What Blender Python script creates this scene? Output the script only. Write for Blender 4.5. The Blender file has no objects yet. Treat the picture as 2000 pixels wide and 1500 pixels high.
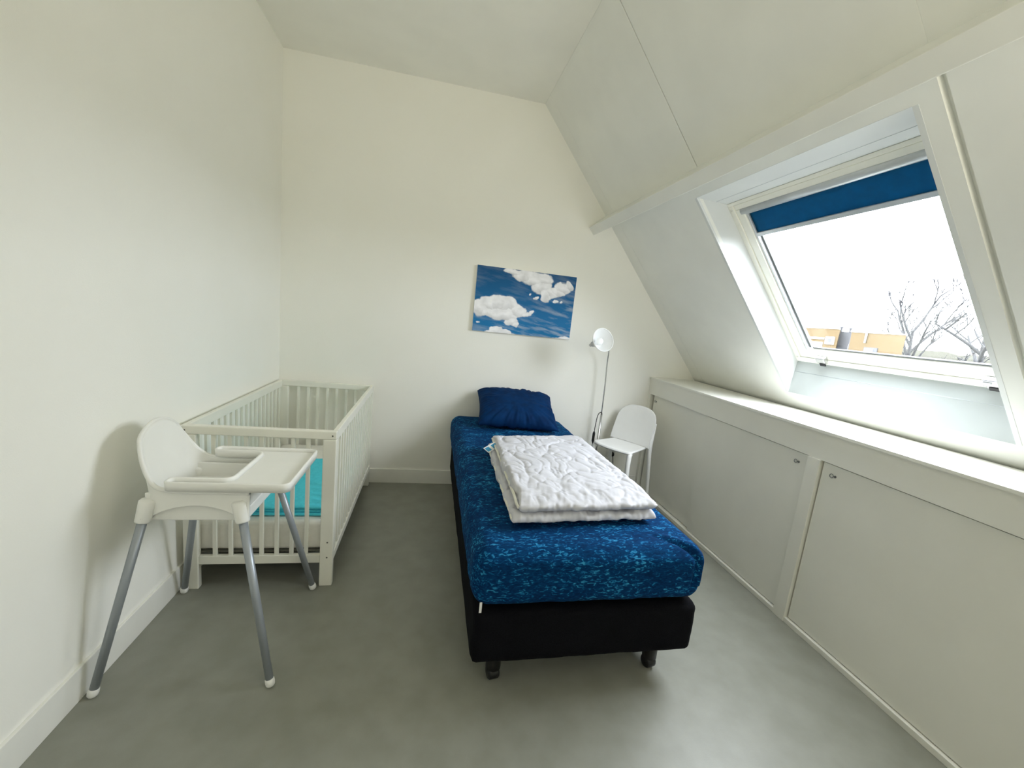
import bpy, bmesh, math, random
from mathutils import Vector, Matrix, noise

random.seed(7)
SC = bpy.context.scene
COL = SC.collection

# ------------------------------------------------------------------ camera
cam_d = bpy.data.cameras.new('camera')
cam = bpy.data.objects.new('camera', cam_d)
COL.objects.link(cam)
SC.camera = cam
YAW, PITCH, ROLL = 0.2044, -0.1602, 0.1049
EYE = Vector((1.0802, 0.0, 1.4137))
fw = Vector((math.sin(YAW) * math.cos(PITCH), math.cos(YAW) * math.cos(PITCH), math.sin(PITCH)))
rt = Vector((math.cos(YAW), -math.sin(YAW), 0))
up = rt.cross(fw)
r2 = rt * math.cos(ROLL) + up * math.sin(ROLL)
u2 = -rt * math.sin(ROLL) + up * math.cos(ROLL)
cam.matrix_world = Matrix(((r2.x, u2.x, -fw.x, EYE.x), (r2.y, u2.y, -fw.y, EYE.y), (r2.z, u2.z, -fw.z, EYE.z), (0, 0, 0, 1)))
cam_d.sensor_fit = 'HORIZONTAL'
cam_d.sensor_width = 36.0
cam_d.lens = 798.98 / 2000 * 36.0
cam_d.clip_start = 0.02
cam_d.clip_end = 5000

# ------------------------------------------------------------------ colour management, sky, exposure
SC.view_settings.view_transform = 'Standard'
SC.view_settings.look = 'None'
SC.view_settings.gamma = 1.0
SC.view_settings.use_curve_mapping = False
SC.view_settings.exposure = 0.7
SKY_HORIZON, SKY_ZENITH = 10.5, 16.0
world = bpy.data.worlds.new('overcast_sky')
SC.world = world
world.use_nodes = True
wn, wl = world.node_tree.nodes, world.node_tree.links
wn.clear()
wo = wn.new('ShaderNodeOutputWorld')
bg = wn.new('ShaderNodeBackground')
tc = wn.new('ShaderNodeTexCoord')
sx = wn.new('ShaderNodeSeparateXYZ')
mr = wn.new('ShaderNodeMapRange')
mr.inputs['From Min'].default_value = 0.0
mr.inputs['From Max'].default_value = 1.0
mr.inputs['To Min'].default_value = SKY_HORIZON
mr.inputs['To Max'].default_value = SKY_ZENITH
bg.inputs['Color'].default_value = (0.97, 1.0, 1.10, 1)
wl.new(tc.outputs['Generated'], sx.inputs[0])
wl.new(sx.outputs['Z'], mr.inputs['Value'])
wl.new(mr.outputs[0], bg.inputs['Strength'])
wl.new(bg.outputs[0], wo.inputs[0])
SC.cycles.max_bounces = 16
SC.cycles.diffuse_bounces = 12
SC.cycles.glossy_bounces = 4
SC.cycles.transparent_max_bounces = 16

# slope frame: s runs down the slope, p goes out of the room, y along the room
ANG = math.atan(1.205)
SD = Vector((math.cos(ANG), 0, -math.sin(ANG)))
SN = Vector((math.sin(ANG), 0, math.cos(ANG)))
SO = Vector((1.783, 0, 2.992))
def W(s, y, p): return SO + SD * s + SN * p + Vector((0, y, 0))

# light portal: guides sky sampling through the roof window's opening (gives off no light itself)
pd = bpy.data.lights.new('sky_portal', 'AREA')
pd.shape = 'RECTANGLE'
pd.size, pd.size_y = 1.0, 1.0
pd.cycles.is_portal = True
po = bpy.data.objects.new('sky_portal', pd)
COL.objects.link(po)
po.matrix_world = Matrix(((SD.x, 0, SN.x, 0), (SD.y, 1, SN.y, 0), (SD.z, 0, SN.z, 0), (0, 0, 0, 1)))
po.matrix_world = Matrix.Translation(W(1.72, 1.66, 0.23)) @ po.matrix_world.to_3x3().to_4x4()

# added warm fill light, unseen behind the camera, brightens ceiling and upper walls
fd = bpy.data.lights.new('warm_fill_light', 'AREA')
fd.shape = 'RECTANGLE'
fd.size, fd.size_y = 1.8, 0.8
fd.energy = 12.5
fd.spread = math.radians(125)
fd.color = (1.0, 0.93, 0.75)
fo = bpy.data.objects.new('warm_fill_light', fd)
COL.objects.link(fo)
fo.location = (2.2, -0.75, 1.70)
fo.rotation_euler = (math.radians(90 + 48), 0, 0)

# added weak cool fill light, unseen, set in the slope beside and behind the camera
kd = bpy.data.lights.new('cool_fill_light', 'AREA')
kd.shape = 'RECTANGLE'
kd.size, kd.size_y = 0.95, 0.85
kd.energy = 3.0
kd.color = (0.97, 1.0, 1.03)
ko = bpy.data.objects.new('cool_fill_light', kd)
COL.objects.link(ko)
ko.matrix_world = Matrix.Translation(W(1.72, -0.42, -0.02)) @ Matrix(((SD.x, 0, SN.x), (SD.y, 1, SN.y), (SD.z, 0, SN.z))).to_4x4()

# ------------------------------------------------------------------ materials
def srgb(r, g, b):
    f = lambda c: (c / 255 / 12.92) if c / 255 <= 0.04045 else ((c / 255 + 0.055) / 1.055) ** 2.4
    return (f(r), f(g), f(b), 1)

def mat(name, col, rough=0.5, metal=0.0, spec=0.5, col2=None, nscale=20.0, bump=0.0, bscale=None, detail=3.0, coords='Object', sheen=0.0, contrast=(0.35, 0.65)):
    m = bpy.data.materials.new(name)
    m.use_nodes = True
    nt = m.node_tree
    b = nt.nodes['Principled BSDF']
    b.inputs['Base Color'].default_value = col
    b.inputs['Roughness'].default_value = rough
    b.inputs['Metallic'].default_value = metal
    b.inputs['Specular IOR Level'].default_value = spec
    if sheen:
        b.inputs['Sheen Weight'].default_value = sheen
    t = nt.nodes.new('ShaderNodeTexCoord')
    n = nt.nodes.new('ShaderNodeTexNoise')
    n.inputs['Scale'].default_value = nscale
    n.inputs['Detail'].default_value = detail
    nt.links.new(t.outputs[coords], n.inputs['Vector'])
    r = nt.nodes.new('ShaderNodeValToRGB')
    c2 = col2 or tuple(c * 0.96 for c in col[:3]) + (1,)
    r.color_ramp.elements[0].position = contrast[0]
    r.color_ramp.elements[1].position = contrast[1]
    r.color_ramp.elements[0].color = c2
    r.color_ramp.elements[1].color = col
    nt.links.new(n.outputs['Fac'], r.inputs['Fac'])
    nt.links.new(r.outputs['Color'], b.inputs['Base Color'])
    if bump:
        n2 = nt.nodes.new('ShaderNodeTexNoise')
        n2.inputs['Scale'].default_value = bscale or nscale * 6
        n2.inputs['Detail'].default_value = 4
        nt.links.new(t.outputs[coords], n2.inputs['Vector'])
        bp = nt.nodes.new('ShaderNodeBump')
        bp.inputs['Strength'].default_value = bump
        bp.inputs['Distance'].default_value = 0.002
        nt.links.new(n2.outputs['Fac'], bp.inputs['Height'])
        nt.links.new(bp.outputs['Normal'], b.inputs['Normal'])
    return m

M = {}
M['wall'] = mat('white_wall_paint', (0.905, 0.895, 0.845, 1), 0.75, spec=0.25, nscale=3, bump=0.25, bscale=260, col2=(0.895, 0.885, 0.83, 1))
M['ceil'] = mat('white_ceiling_paint', (0.90, 0.89, 0.835, 1), 0.85, spec=0.2, nscale=3, bump=0.2, bscale=200)
M['panel'] = mat('white_board', (0.84, 0.845, 0.81, 1), 0.5, spec=0.35, nscale=4, bump=0.05, bscale=150)
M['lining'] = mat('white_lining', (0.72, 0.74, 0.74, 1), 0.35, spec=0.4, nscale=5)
M['winframe'] = mat('ivory_window_paint', (0.86, 0.855, 0.78, 1), 0.35, spec=0.45, nscale=8)
M['joint'] = mat('dark_joint', (0.12, 0.12, 0.10, 1), 0.8, nscale=10)
M['floor'] = mat('grey_linoleum', (0.275, 0.278, 0.240, 1), 0.40, spec=0.5, nscale=9, col2=(0.240, 0.243, 0.205, 1), bump=0.12, bscale=220, detail=6)
M['base'] = mat('white_baseboard_paint', (0.86, 0.855, 0.81, 1), 0.45, nscale=6)
M['cup'] = mat('white_cupboard_melamine', (0.82, 0.81, 0.745, 1), 0.33, spec=0.45, nscale=5, col2=(0.80, 0.79, 0.725, 1))
M['crib'] = mat('ivory_crib_lacquer', (0.84, 0.83, 0.745, 1), 0.38, nscale=8)
M['cribmat'] = mat('white_cotton', (0.82, 0.80, 0.75, 1), 0.9, nscale=40, bump=0.3, bscale=120)
M['teal'] = mat('teal_cotton', (0.10, 0.66, 0.80, 1), 0.95, nscale=60, col2=(0.085, 0.60, 0.74, 1), bump=0.4, bscale=300, spec=0.15)
M['plastic'] = mat('white_plastic', (0.86, 0.86, 0.83, 1), 0.28, spec=0.5, nscale=6)
M['plasticw'] = mat('white_chair_plastic', (0.86, 0.86, 0.85, 1), 0.32, spec=0.5, nscale=6)
M['greymetal'] = mat('silver_grey_paint', (0.33, 0.36, 0.39, 1), 0.36, metal=0.35, nscale=30)
M['chrome'] = mat('brushed_metal', (0.62, 0.62, 0.62, 1), 0.25, metal=1.0, nscale=60)
M['silver'] = mat('silver_paint', (0.55, 0.56, 0.57, 1), 0.35, metal=0.6, nscale=30)
M['white'] = mat('white_enamel', (0.85, 0.86, 0.86, 1), 0.35, nscale=10)
M['black'] = mat('black_plastic', (0.006, 0.006, 0.0065, 1), 0.45, nscale=20)
M['bedbase'] = mat('black_upholstery', (0.006, 0.0062, 0.0085, 1), 0.95, nscale=300, col2=(0.003, 0.003, 0.0042, 1), bump=0.6, bscale=500, spec=0.1)
M['navy'] = mat('navy_pillowcase', (0.001, 0.028, 0.105, 1), 0.8, nscale=18, col2=(0.001, 0.018, 0.072, 1), bump=0.25, bscale=220, spec=0.1)
M['duvet'] = mat('white_duvet_cotton', (0.60, 0.60, 0.645, 1), 0.72, nscale=40, bump=0.35, bscale=90, spec=0.3)
M['duvetedge'] = mat('cream_duvet_piping', (0.80, 0.79, 0.70, 1), 0.8, nscale=50)
M['tagwhite'] = mat('white_tag', (0.8, 0.8, 0.8, 1), 0.7, nscale=80)
M['tagblue'] = mat('blue_tag', srgb(60, 150, 195), 0.6, nscale=80)
M['blind'] = mat('navy_blind_fabric', (0.001, 0.068, 0.125, 1), 0.75, nscale=25, col2=(0.001, 0.058, 0.108, 1), spec=0.2)
M['alu'] = mat('aluminium', (0.60, 0.63, 0.65, 1), 0.4, metal=0.5, nscale=30)
M['gasket'] = mat('grey_gasket', (0.16, 0.17, 0.17, 1), 0.6, nscale=40)

def speck_material():
    m = bpy.data.materials.new('blue_speckled_sheet')
    m.use_nodes = True
    nt = m.node_tree; N = nt.nodes; L = nt.links
    b = N['Principled BSDF']
    b.inputs['Roughness'].default_value = 0.9
    b.inputs['Specular IOR Level'].default_value = 0.08
    t = N.new('ShaderNodeTexCoord')
    mp = N.new('ShaderNodeMapping'); mp.inputs['Scale'].default_value = (0.62, 1.5, 1.5)
    L.new(t.outputs['Object'], mp.inputs['Vector'])
    n1 = N.new('ShaderNodeTexNoise'); n1.inputs['Scale'].default_value = 68; n1.inputs['Detail'].default_value = 1.5; n1.inputs['Distortion'].default_value = 1.2
    n2 = N.new('ShaderNodeTexNoise'); n2.inputs['Scale'].default_value = 8; n2.inputs['Detail'].default_value = 2
    for n in (n1, n2): L.new(mp.outputs[0], n.inputs['Vector'])
    ad = N.new('ShaderNodeMath'); ad.operation = 'MULTIPLY_ADD'; ad.inputs[1].default_value = 0.38
    L.new(n2.outputs['Fac'], ad.inputs[0]); L.new(n1.outputs['Fac'], ad.inputs[2])
    r = N.new('ShaderNodeValToRGB')
    e = r.color_ramp.elements
    e[0].position = 0.0; e[0].color = (0.0008, 0.014, 0.055, 1)
    e[1].position = 1.0; e[1].color = (0.05, 0.34, 0.56, 1)
    for pos, c in ((0.55, (0.001, 0.024, 0.088, 1)), (0.76, (0.0012, 0.042, 0.135, 1)), (0.815, (0.006, 0.11, 0.28, 1)), (0.90, (0.028, 0.22, 0.43, 1))):
        x = e.new(pos); x.color = c
    L.new(ad.outputs[0], r.inputs['Fac']); L.new(r.outputs['Color'], b.inputs['Base Color'])
    return m
M['sheet'] = speck_material()

def glass_material():
    m = bpy.data.materials.new('window_glass')
    m.use_nodes = True
    nt = m.node_tree; N = nt.nodes; L = nt.links
    N.clear()
    o = N.new('ShaderNodeOutputMaterial')
    mx = N.new('ShaderNodeMixShader'); lw = N.new('ShaderNodeLayerWeight'); lw.inputs['Blend'].default_value = 0.5
    pw = N.new('ShaderNodeMath'); pw.operation = 'POWER'; pw.inputs[1].default_value = 5.0
    fr = N.new('ShaderNodeMath'); fr.operation = 'MULTIPLY_ADD'; fr.inputs[1].default_value = 0.9; fr.inputs[2].default_value = 0.03
    L.new(lw.outputs['Facing'], pw.inputs[0]); L.new(pw.outputs[0], fr.inputs[0])
    tr = N.new('ShaderNodeBsdfTransparent'); tr.inputs['Color'].default_value = (0.93, 0.95, 0.94, 1)
    gl = N.new('ShaderNodeBsdfGlossy'); gl.inputs['Roughness'].default_value = 0.02
    L.new(fr.outputs[0], mx.inputs[0]); L.new(tr.outputs[0], mx.inputs[1]); L.new(gl.outputs[0], mx.inputs[2])
    L.new(mx.outputs[0], o.inputs[0])
    return m
M['glass'] = glass_material()

# ------------------------------------------------------------------ helpers
def tag(o, label=None, cat=None, group=None, kind=None):
    for k, v in (('label', label), ('category', cat), ('group', group), ('kind', kind)):
        if v: o[k] = v
    return o

def empty(name, loc, label, cat, group=None):
    o = bpy.data.objects.new(name, None)
    o.empty_display_size = 0.1
    o.location = loc
    COL.objects.link(o)
    return tag(o, label, cat, group)

def world_loc(o):
    v = Vector(o.location)
    while o.parent:
        o = o.parent; v += Vector(o.location)
    return v

def build(name, bm, m, parent=None, smooth=False, origin=None, wn=False):
    """link a bmesh given in world coordinates as one object; parents are only ever translated"""
    bmesh.ops.recalc_face_normals(bm, faces=bm.faces)
    org = Vector(origin) if origin is not None else (world_loc(parent) if parent else Vector((0, 0, 0)))
    bmesh.ops.translate(bm, verts=bm.verts, vec=-org)
    me = bpy.data.meshes.new(name)
    bm.to_mesh(me); bm.free()
    if smooth:
        me.polygons.foreach_set('use_smooth', [True] * len(me.polygons))
    for mm in (m if isinstance(m, (list, tuple)) else [m]):
        me.materials.append(mm)
    o = bpy.data.objects.new(name, me)
    COL.objects.link(o)
    if parent:
        o.parent = parent
        o.location = org - world_loc(parent)
    else:
        o.location = org
    return o

def struct(name, bm, m, parent=None, smooth=False):
    o = build(name, bm, m, parent, smooth)
    if not parent: o['kind'] = 'structure'
    return o

def BM(): return bmesh.new()

def box(bm, lo, hi, bev=0.0, seg=2):
    x0, y0, z0 = lo; x1, y1, z1 = hi
    t = bmesh.new()
    vs = [t.verts.new(p) for p in ((x0,y0,z0),(x1,y0,z0),(x1,y1,z0),(x0,y1,z0),(x0,y0,z1),(x1,y0,z1),(x1,y1,z1),(x0,y1,z1))]
    for f in ((3,2,1,0),(4,5,6,7),(0,1,5,4),(1,2,6,5),(2,3,7,6),(3,0,4,7)): t.faces.new([vs[i] for i in f])
    if bev: bmesh.ops.bevel(t, geom=list(t.edges), offset=bev, segments=seg, affect='EDGES', profile=0.5)
    merge(bm, t)
    return bm

def hexa(bm, pts, bev=0.0, seg=2):
    """8 points ordered like box()"""
    t = bmesh.new()
    vs = [t.verts.new(p) for p in pts]
    for f in ((3,2,1,0),(4,5,6,7),(0,1,5,4),(1,2,6,5),(2,3,7,6),(3,0,4,7)): t.faces.new([vs[i] for i in f])
    if bev: bmesh.ops.bevel(t, geom=list(t.edges), offset=bev, segments=seg, affect='EDGES', profile=0.5)
    merge(bm, t)
    return bm

def merge(bm, t):
    mp = {}
    for v in t.verts: mp[v] = bm.verts.new(v.co)
    for f in t.faces:
        try:
            nf = bm.faces.new([mp[v] for v in f.verts]); nf.smooth = f.smooth; nf.material_index = f.material_index
        except ValueError: pass
    t.free()

def sbox(bm, s0, s1, y0, y1, p0, p1, bev=0.0):
    """box in slope coordinates"""
    pts = [W(s0,y0,p0), W(s1,y0,p0), W(s1,y1,p0), W(s0,y1,p0), W(s0,y0,p1), W(s1,y0,p1), W(s1,y1,p1), W(s0,y1,p1)]
    return hexa(bm, pts, bev)

def tube(bm, pts, radii, seg=12, caps=True, ell=None):
    """tube along a polyline with a radius per point"""
    pts = [Vector(p) for p in pts]
    if not isinstance(radii, (list, tuple)): radii = [radii] * len(pts)
    rings = []
    prev = None
    for i, p in enumerate(pts):
        d = (pts[min(i + 1, len(pts) - 1)] - pts[max(i - 1, 0)]).normalized()
        if prev is None:
            a = Vector((0, 0, 1)) if abs(d.z) < 0.9 else Vector((1, 0, 0))
            u = d.cross(a).normalized()
        else:
            u = (prev - d * prev.dot(d)).normalized()
        prev = u
        v = d.cross(u)
        rings.append([bm.verts.new(p + (u * math.cos(2 * math.pi * k / seg) + v * math.sin(2 * math.pi * k / seg)) * radii[i]) for k in range(seg)])
    for a, b in zip(rings, rings[1:]):
        for k in range(seg):
            f = bm.faces.new((a[k], a[(k + 1) % seg], b[(k + 1) % seg], b[k])); f.smooth = True
    if caps:
        bm.faces.new(rings[0][::-1]); bm.faces.new(rings[-1])
    return bm

def lathe(bm, prof, center, axis=(0, 0, 1), seg=24, close=False):
    """profile of (radius, height) turned about an axis"""
    ax = Vector(axis).normalized()
    a = Vector((0, 0, 1)) if abs(ax.z) < 0.9 else Vector((1, 0, 0))
    u = ax.cross(a).normalized(); v = ax.cross(u)
    c = Vector(center)
    rings = []
    for r, h in prof:
        if r < 1e-5: rings.append([bm.verts.new(c + ax * h)])
        else: rings.append([bm.verts.new(c + ax * h + (u * math.cos(2*math.pi*k/seg) + v * math.sin(2*math.pi*k/seg)) * r) for k in range(seg)])
    for a_, b_ in zip(rings, rings[1:]):
        for k in range(seg):
            k2 = (k + 1) % seg
            if len(a_) == 1 and len(b_) == 1: continue
            if len(a_) == 1: f = bm.faces.new((a_[0], b_[k2], b_[k]))
            elif len(b_) == 1: f = bm.faces.new((a_[k], a_[k2], b_[0]))
            else: f = bm.faces.new((a_[k], a_[k2], b_[k2], b_[k]))
            f.smooth = True
    return bm

def smoothpath(pts, n=8):
    """Catmull-Rom through points"""
    P = [Vector(p) for p in pts]
    P = [P[0] * 2 - P[1]] + P + [P[-1] * 2 - P[-2]]
    out = []
    for i in range(1, len(P) - 2):
        for k in range(n):
            t = k / n
            a, b, c, d = P[i-1], P[i], P[i+1], P[i+2]
            out.append(0.5 * ((2*b) + (c-a)*t + (2*a-5*b+4*c-d)*t*t + (-a+3*b-3*c+d)*t**3))
    out.append(P[-2].copy())
    return out

def round_box(size, r, n, disp=None):
    """rounded, evenly gridded box centred at the origin; disp(co, normal) -> new co"""
    sx_, sy_, sz_ = size
    h = Vector((sx_/2, sy_/2, sz_/2))
    bm = BM()
    cache = {}
    def vert(p):
        key = tuple(round(c, 5) for c in p)
        if key in cache: return cache[key]
        q = Vector((max(-h.x+r, min(h.x-r, p[0])), max(-h.y+r, min(h.y-r, p[1])), max(-h.z+r, min(h.z-r, p[2]))))
        dlt = Vector(p) - q
        nrm = dlt.normalized() if dlt.length > 1e-9 else Vector((0, 0, 1))
        co = q + nrm * r
        if disp: co = disp(co, nrm)
        cache[key] = bm.verts.new(co)
        return cache[key]
    nx, ny, nz = n
    def lin(a, k, N): return -a + 2 * a * k / N
    def face(fn, A, B):
        for i in range(A):
            for j in range(B):
                vs = [vert(fn(i, j)), vert(fn(i+1, j)), vert(fn(i+1, j+1)), vert(fn(i, j+1))]
                if len(set(vs)) == 4:
                    f = bm.faces.new(vs); f.smooth = True
    for sg in (-1, 1):
        face(lambda i, j: (lin(h.x, i, nx), lin(h.y, j, ny), sg*h.z), nx, ny)
        face(lambda i, j: (lin(h.x, i, nx), sg*h.y, lin(h.z, j, nz)), nx, nz)
        face(lambda i, j: (sg*h.x, lin(h.y, i, ny), lin(h.z, j, nz)), ny, nz)
    return bm

def fbm(x, y, z, o=4):
    return noise.fractal(Vector((x, y, z)), 1.0, 2.0, o)

# ------------------------------------------------------------------ room shell
D, H = 3.251, 2.992
YF = -0.95
bm = BM(); box(bm, (-0.15, YF-0.15, -0.12), (3.7, D+0.15, 0.0)); struct('floor', bm, M['floor'])
bm = BM(); box(bm, (-0.15, YF-0.15, 0.0), (0.0, D+0.15, H+0.15)); struct('wall_left', bm, M['wall'])
bm = BM()
pts = [(0.0, 0.0), (3.42, 0.0), (3.42, 1.07), (3.36, 1.16), (1.95, 2.86), (1.80, H), (0.0, H)]
def prism_y(bm, poly, y0, y1):
    a = [bm.verts.new((x, y0, z)) for x, z in poly]; b = [bm.verts.new((x, y1, z)) for x, z in poly]
    bm.faces.new(a); bm.faces.new(b[::-1])
    for i in range(len(poly)):
        j = (i + 1) % len(poly); bm.faces.new((a[i], a[j], b[j], b[i]))
room_sec = [(-0.0, 0.0), (3.62, 0.0), (3.62, 1.06), (1.90, 3.13), (0.0, 3.13)]
prism_y(bm, room_sec, D, D + 0.15); struct('wall_back', bm, M['wall'])
bm = BM(); prism_y(bm, room_sec, YF - 0.15, YF); struct('wall_front', bm, M['wall'])
bm = BM(); box(bm, (0.0, YF, H), (1.783, D, H + 0.13)); struct('ceiling', bm, M['ceil'])

# the sloping roof wall: outer slab with the window opening, knee wall below, boards inside as parts
WS0, WS1, WY0, WY1 = 1.066, 2.417, 1.13, 2.185      # opening on the room face
FS0, FS1, FY0, FY1 = 1.197, 2.283, 1.118, 2.197       # frame outline at the outer end of the lining
bm = BM()
sbox(bm, -0.1, 1.0, YF, D, 0.03, 0.20)
sbox(bm, 2.50, 2.80, YF, D, 0.03, 0.20)
sbox(bm, 1.0, 2.50, YF, 1.09, 0.03, 0.20)
sbox(bm, 1.0, 2.50, 2.225, D, 0.03, 0.20)
box(bm, (3.46, YF, 0.0), (3.60, D, 1.0))
wr = struct('wall_right', bm, M['panel'])
g = 0.0025
for (y0, y1) in ((3.1128, D), (2.082 + g, 3.1122), (1.052, 2.082 - g), (0.02, 1.052), (YF, 0.02)):
    bm = BM(); sbox(bm, 0.0, 0.955, y0, y1, 0.0, 0.03, 0.0015); build('panel', bm, M['panel'], wr)
bm = BM()                                              # dark joints between the upper boards
for y in (2.082,):
    sbox(bm, 0.0, 0.955, y - g*1.2, y + g*1.2, 0.006, 0.03)
build('joint', bm, M['joint'], wr)
# lower boards: the board round the window stands a little proud of the one to its right
bm = BM()
sbox(bm, 0.955, WS0, WY0, 2.186, 0.0, 0.03)
sbox(bm, WS1, 2.66, WY0, 2.186, 0.0, 0.03)
sbox(bm, 0.955, 2.66, 1.055, WY0, 0.0, 0.03)
build('panel', bm, M['panel'], wr)
bm = BM(); sbox(bm, 0.955, 2.66, 2.186, 3.11, 0.0, 0.03, 0.001); build('panel', bm, M['panel'], wr)
bm = BM(); sbox(bm, 0.955, 2.66, 3.112, D, 0.0, 0.03, 0.001); build('panel', bm, M['panel'], wr)
bm = BM(); sbox(bm, 0.955, 2.66, YF, 1.036, 0.004, 0.03); sbox(bm, 0.955, 2.66, 1.036, 1.0549, 0.022, 0.03); build('panel', bm, M['panel'], wr)

# boxed purlin across the slope
bm = BM(); sbox(bm, 0.922, 0.990, YF, D, -0.165, 0.028, 0.003); struct('trim_1', bm, M['panel'])

# baseboards
HB = 0.116
bm = BM(); box(bm, (0.0, YF, 0.0), (0.012, D, HB), 0.002); struct('baseboard_left', bm, M['base'])
bm = BM(); box(bm, (0.012, D - 0.012, 0.0), (2.985, D, HB), 0.002); struct('baseboard_back', bm, M['base'])

# ------------------------------------------------------------------ roof window
bm = BM()
fwid = 0.035
sbox(bm, FS0, FS0+0.018, FY0, FY1, 0.15, 0.22, 0.002)
sbox(bm, FS1-fwid, FS1, FY0, FY1, 0.15, 0.22, 0.002)
sbox(bm, FS0+0.018, FS1-fwid, FY0, FY0+fwid, 0.15, 0.22, 0.002)
sbox(bm, FS0+0.018, FS1-fwid, FY1-fwid, FY1, 0.15, 0.22, 0.002)
win = struct('window_1', bm, M['winframe'])
M['lining_shaded'] = mat('shade_toned_lining', (0.47, 0.50, 0.495, 1), 0.4, spec=0.35, nscale=5)  # bottom lining only: greyer than the white boards, its shade put into the colour
def lining(pts_in, pts_out, nrm, t=0.018, m='lining'):
    n_ = Vector(nrm) * t
    a = [Vector(p) for p in (*pts_in, *pts_out)]
    b = BM(); hexa(b, [*a, *[p + n_ for p in a]], 0.0)
    return build('lining', b, M[m], win)
PE = 0.155
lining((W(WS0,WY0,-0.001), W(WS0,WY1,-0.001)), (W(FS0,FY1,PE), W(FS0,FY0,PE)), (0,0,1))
lining((W(WS1,WY0,-0.001), W(WS1,WY1,-0.001)), (W(FS1,FY1,PE), W(FS1,FY0,PE)), (1,0,0), m='lining_shaded')['label'] = 'lining board below the window with shade toned into its grey'
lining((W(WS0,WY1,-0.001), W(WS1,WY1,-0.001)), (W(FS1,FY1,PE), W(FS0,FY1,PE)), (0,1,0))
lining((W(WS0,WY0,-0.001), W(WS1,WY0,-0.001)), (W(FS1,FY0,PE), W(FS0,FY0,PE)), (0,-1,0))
# shadow grooves where lining boards join the frame's own lining profile
bm = BM()
def mix(a, b, t): return a + (b - a) * t
ga = mix(W(WS1,WY0,0), W(FS1,FY0,PE), 0.66); gb = mix(W(WS1,WY1,0), W(FS1,FY1,PE), 0.66)
tube(bm, [ga + Vector((0.0002,0,0)), gb + Vector((0.0002,0,0))], 0.0016, 6)
ga = mix(W(WS0,WY0,0), W(FS0,FY0,PE), 0.62); gb = mix(W(WS0,WY1,0), W(FS0,FY1,PE), 0.62)
tube(bm, [ga, gb], 0.0016, 6)
build('lining_groove', bm, M['alu'], win)
# sash
SS0, SS1, SY0, SY1 = FS0+0.020, FS1-fwid-0.002, FY0+fwid+0.003, FY1-fwid-0.003
bm = BM()
def sash_bar(s0, s1, y0, y1): sbox(bm, s0, s1, y0, y1, 0.155, 0.20, 0.003)
sash_bar(SS0, SS0+0.03, SY0, SY1)
sash_bar(SS0+0.03, SS1, SY0, SY0+0.05)
sash_bar(SS0+0.03, SS1, SY1-0.05, SY1)
# bottom bar with its sloping glazing bead
hexa(bm, [W(SS1-0.026,SY0+0.05,0.155), W(SS1,SY0+0.05,0.155), W(SS1,SY1-0.05,0.155), W(SS1-0.026,SY1-0.05,0.155),
          W(SS1-0.046,SY0+0.05,0.197), W(SS1,SY0+0.05,0.20), W(SS1,SY1-0.05,0.20), W(SS1-0.046,SY1-0.05,0.197)])
build('sash', bm, M['winframe'], win)
bm = BM()                                              # aluminium blind rails inside the sash
for ya, yb in ((SY1-0.064, SY1-0.0505), (SY0+0.0505, SY0+0.064)):
    sbox(bm, SS0+0.03, SS1-0.05, ya, yb, 0.163, 0.196, 0.002)
build('guide_rail', bm, M['alu'], win)
bm = BM()
for ya, yb in ((SY1-0.076, SY1-0.064), (SY0+0.064, SY0+0.076)):
    sbox(bm, SS0+0.03, SS1-0.06, ya, yb, 0.180, 0.197)
sbox(bm, SS1-0.052, SS1-0.0455, SY0+0.07, SY1-0.07, 0.190, 0.199)
build('gasket', bm, M['gasket'], win)
bm = BM(); sbox(bm, SS0+0.02, SS1-0.03, SY0+0.03, SY1-0.03, 0.1985, 0.2025); build('pane', bm, M['glass'], win)
for s, y in ((1.238, FY1-0.018), (2.245, FY1-0.018), (1.238, FY0+0.018), (2.245, FY0+0.018)):
    bm = BM(); lathe(bm, [(0.0055, 0.0008), (0.005, -0.0015), (0, -0.0015)], W(s, y, 0.150), -SN, 10); build('screw', bm, M['joint'], win)
# latches on the bottom bar
for k, (y, arm) in enumerate(((2.005, False), (1.245, True))):
    bm = BM(); sbox(bm, SS1-0.022, SS1+0.012, y-0.028, y+0.028, 0.128, 0.156, 0.004)
    sbox(bm, SS1+0.006, SS1+0.026, y-0.02, y+0.02, 0.132, 0.152, 0.003)
    la = build('latch', bm, M['chrome'], win)
    bm = BM(); sbox(bm, SS1+0.012, SS1+0.03, y-0.024, y+0.010, 0.126, 0.134, 0.002); build('catch', bm, M['black'], la)
    if arm:
        bm = BM(); tube(bm, [W(SS1-0.006, y, 0.124), W(SS1-0.005, y+0.14, 0.120)], [0.006, 0.004], 10)
        lathe(bm, [(0, -0.009), (0.008, -0.006), (0.009, 0), (0.008, 0.006), (0, 0.009)], W(SS1-0.005, y+0.145, 0.120), (0,1,0), 12)
        build('lever', bm, M['white'], la)

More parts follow.
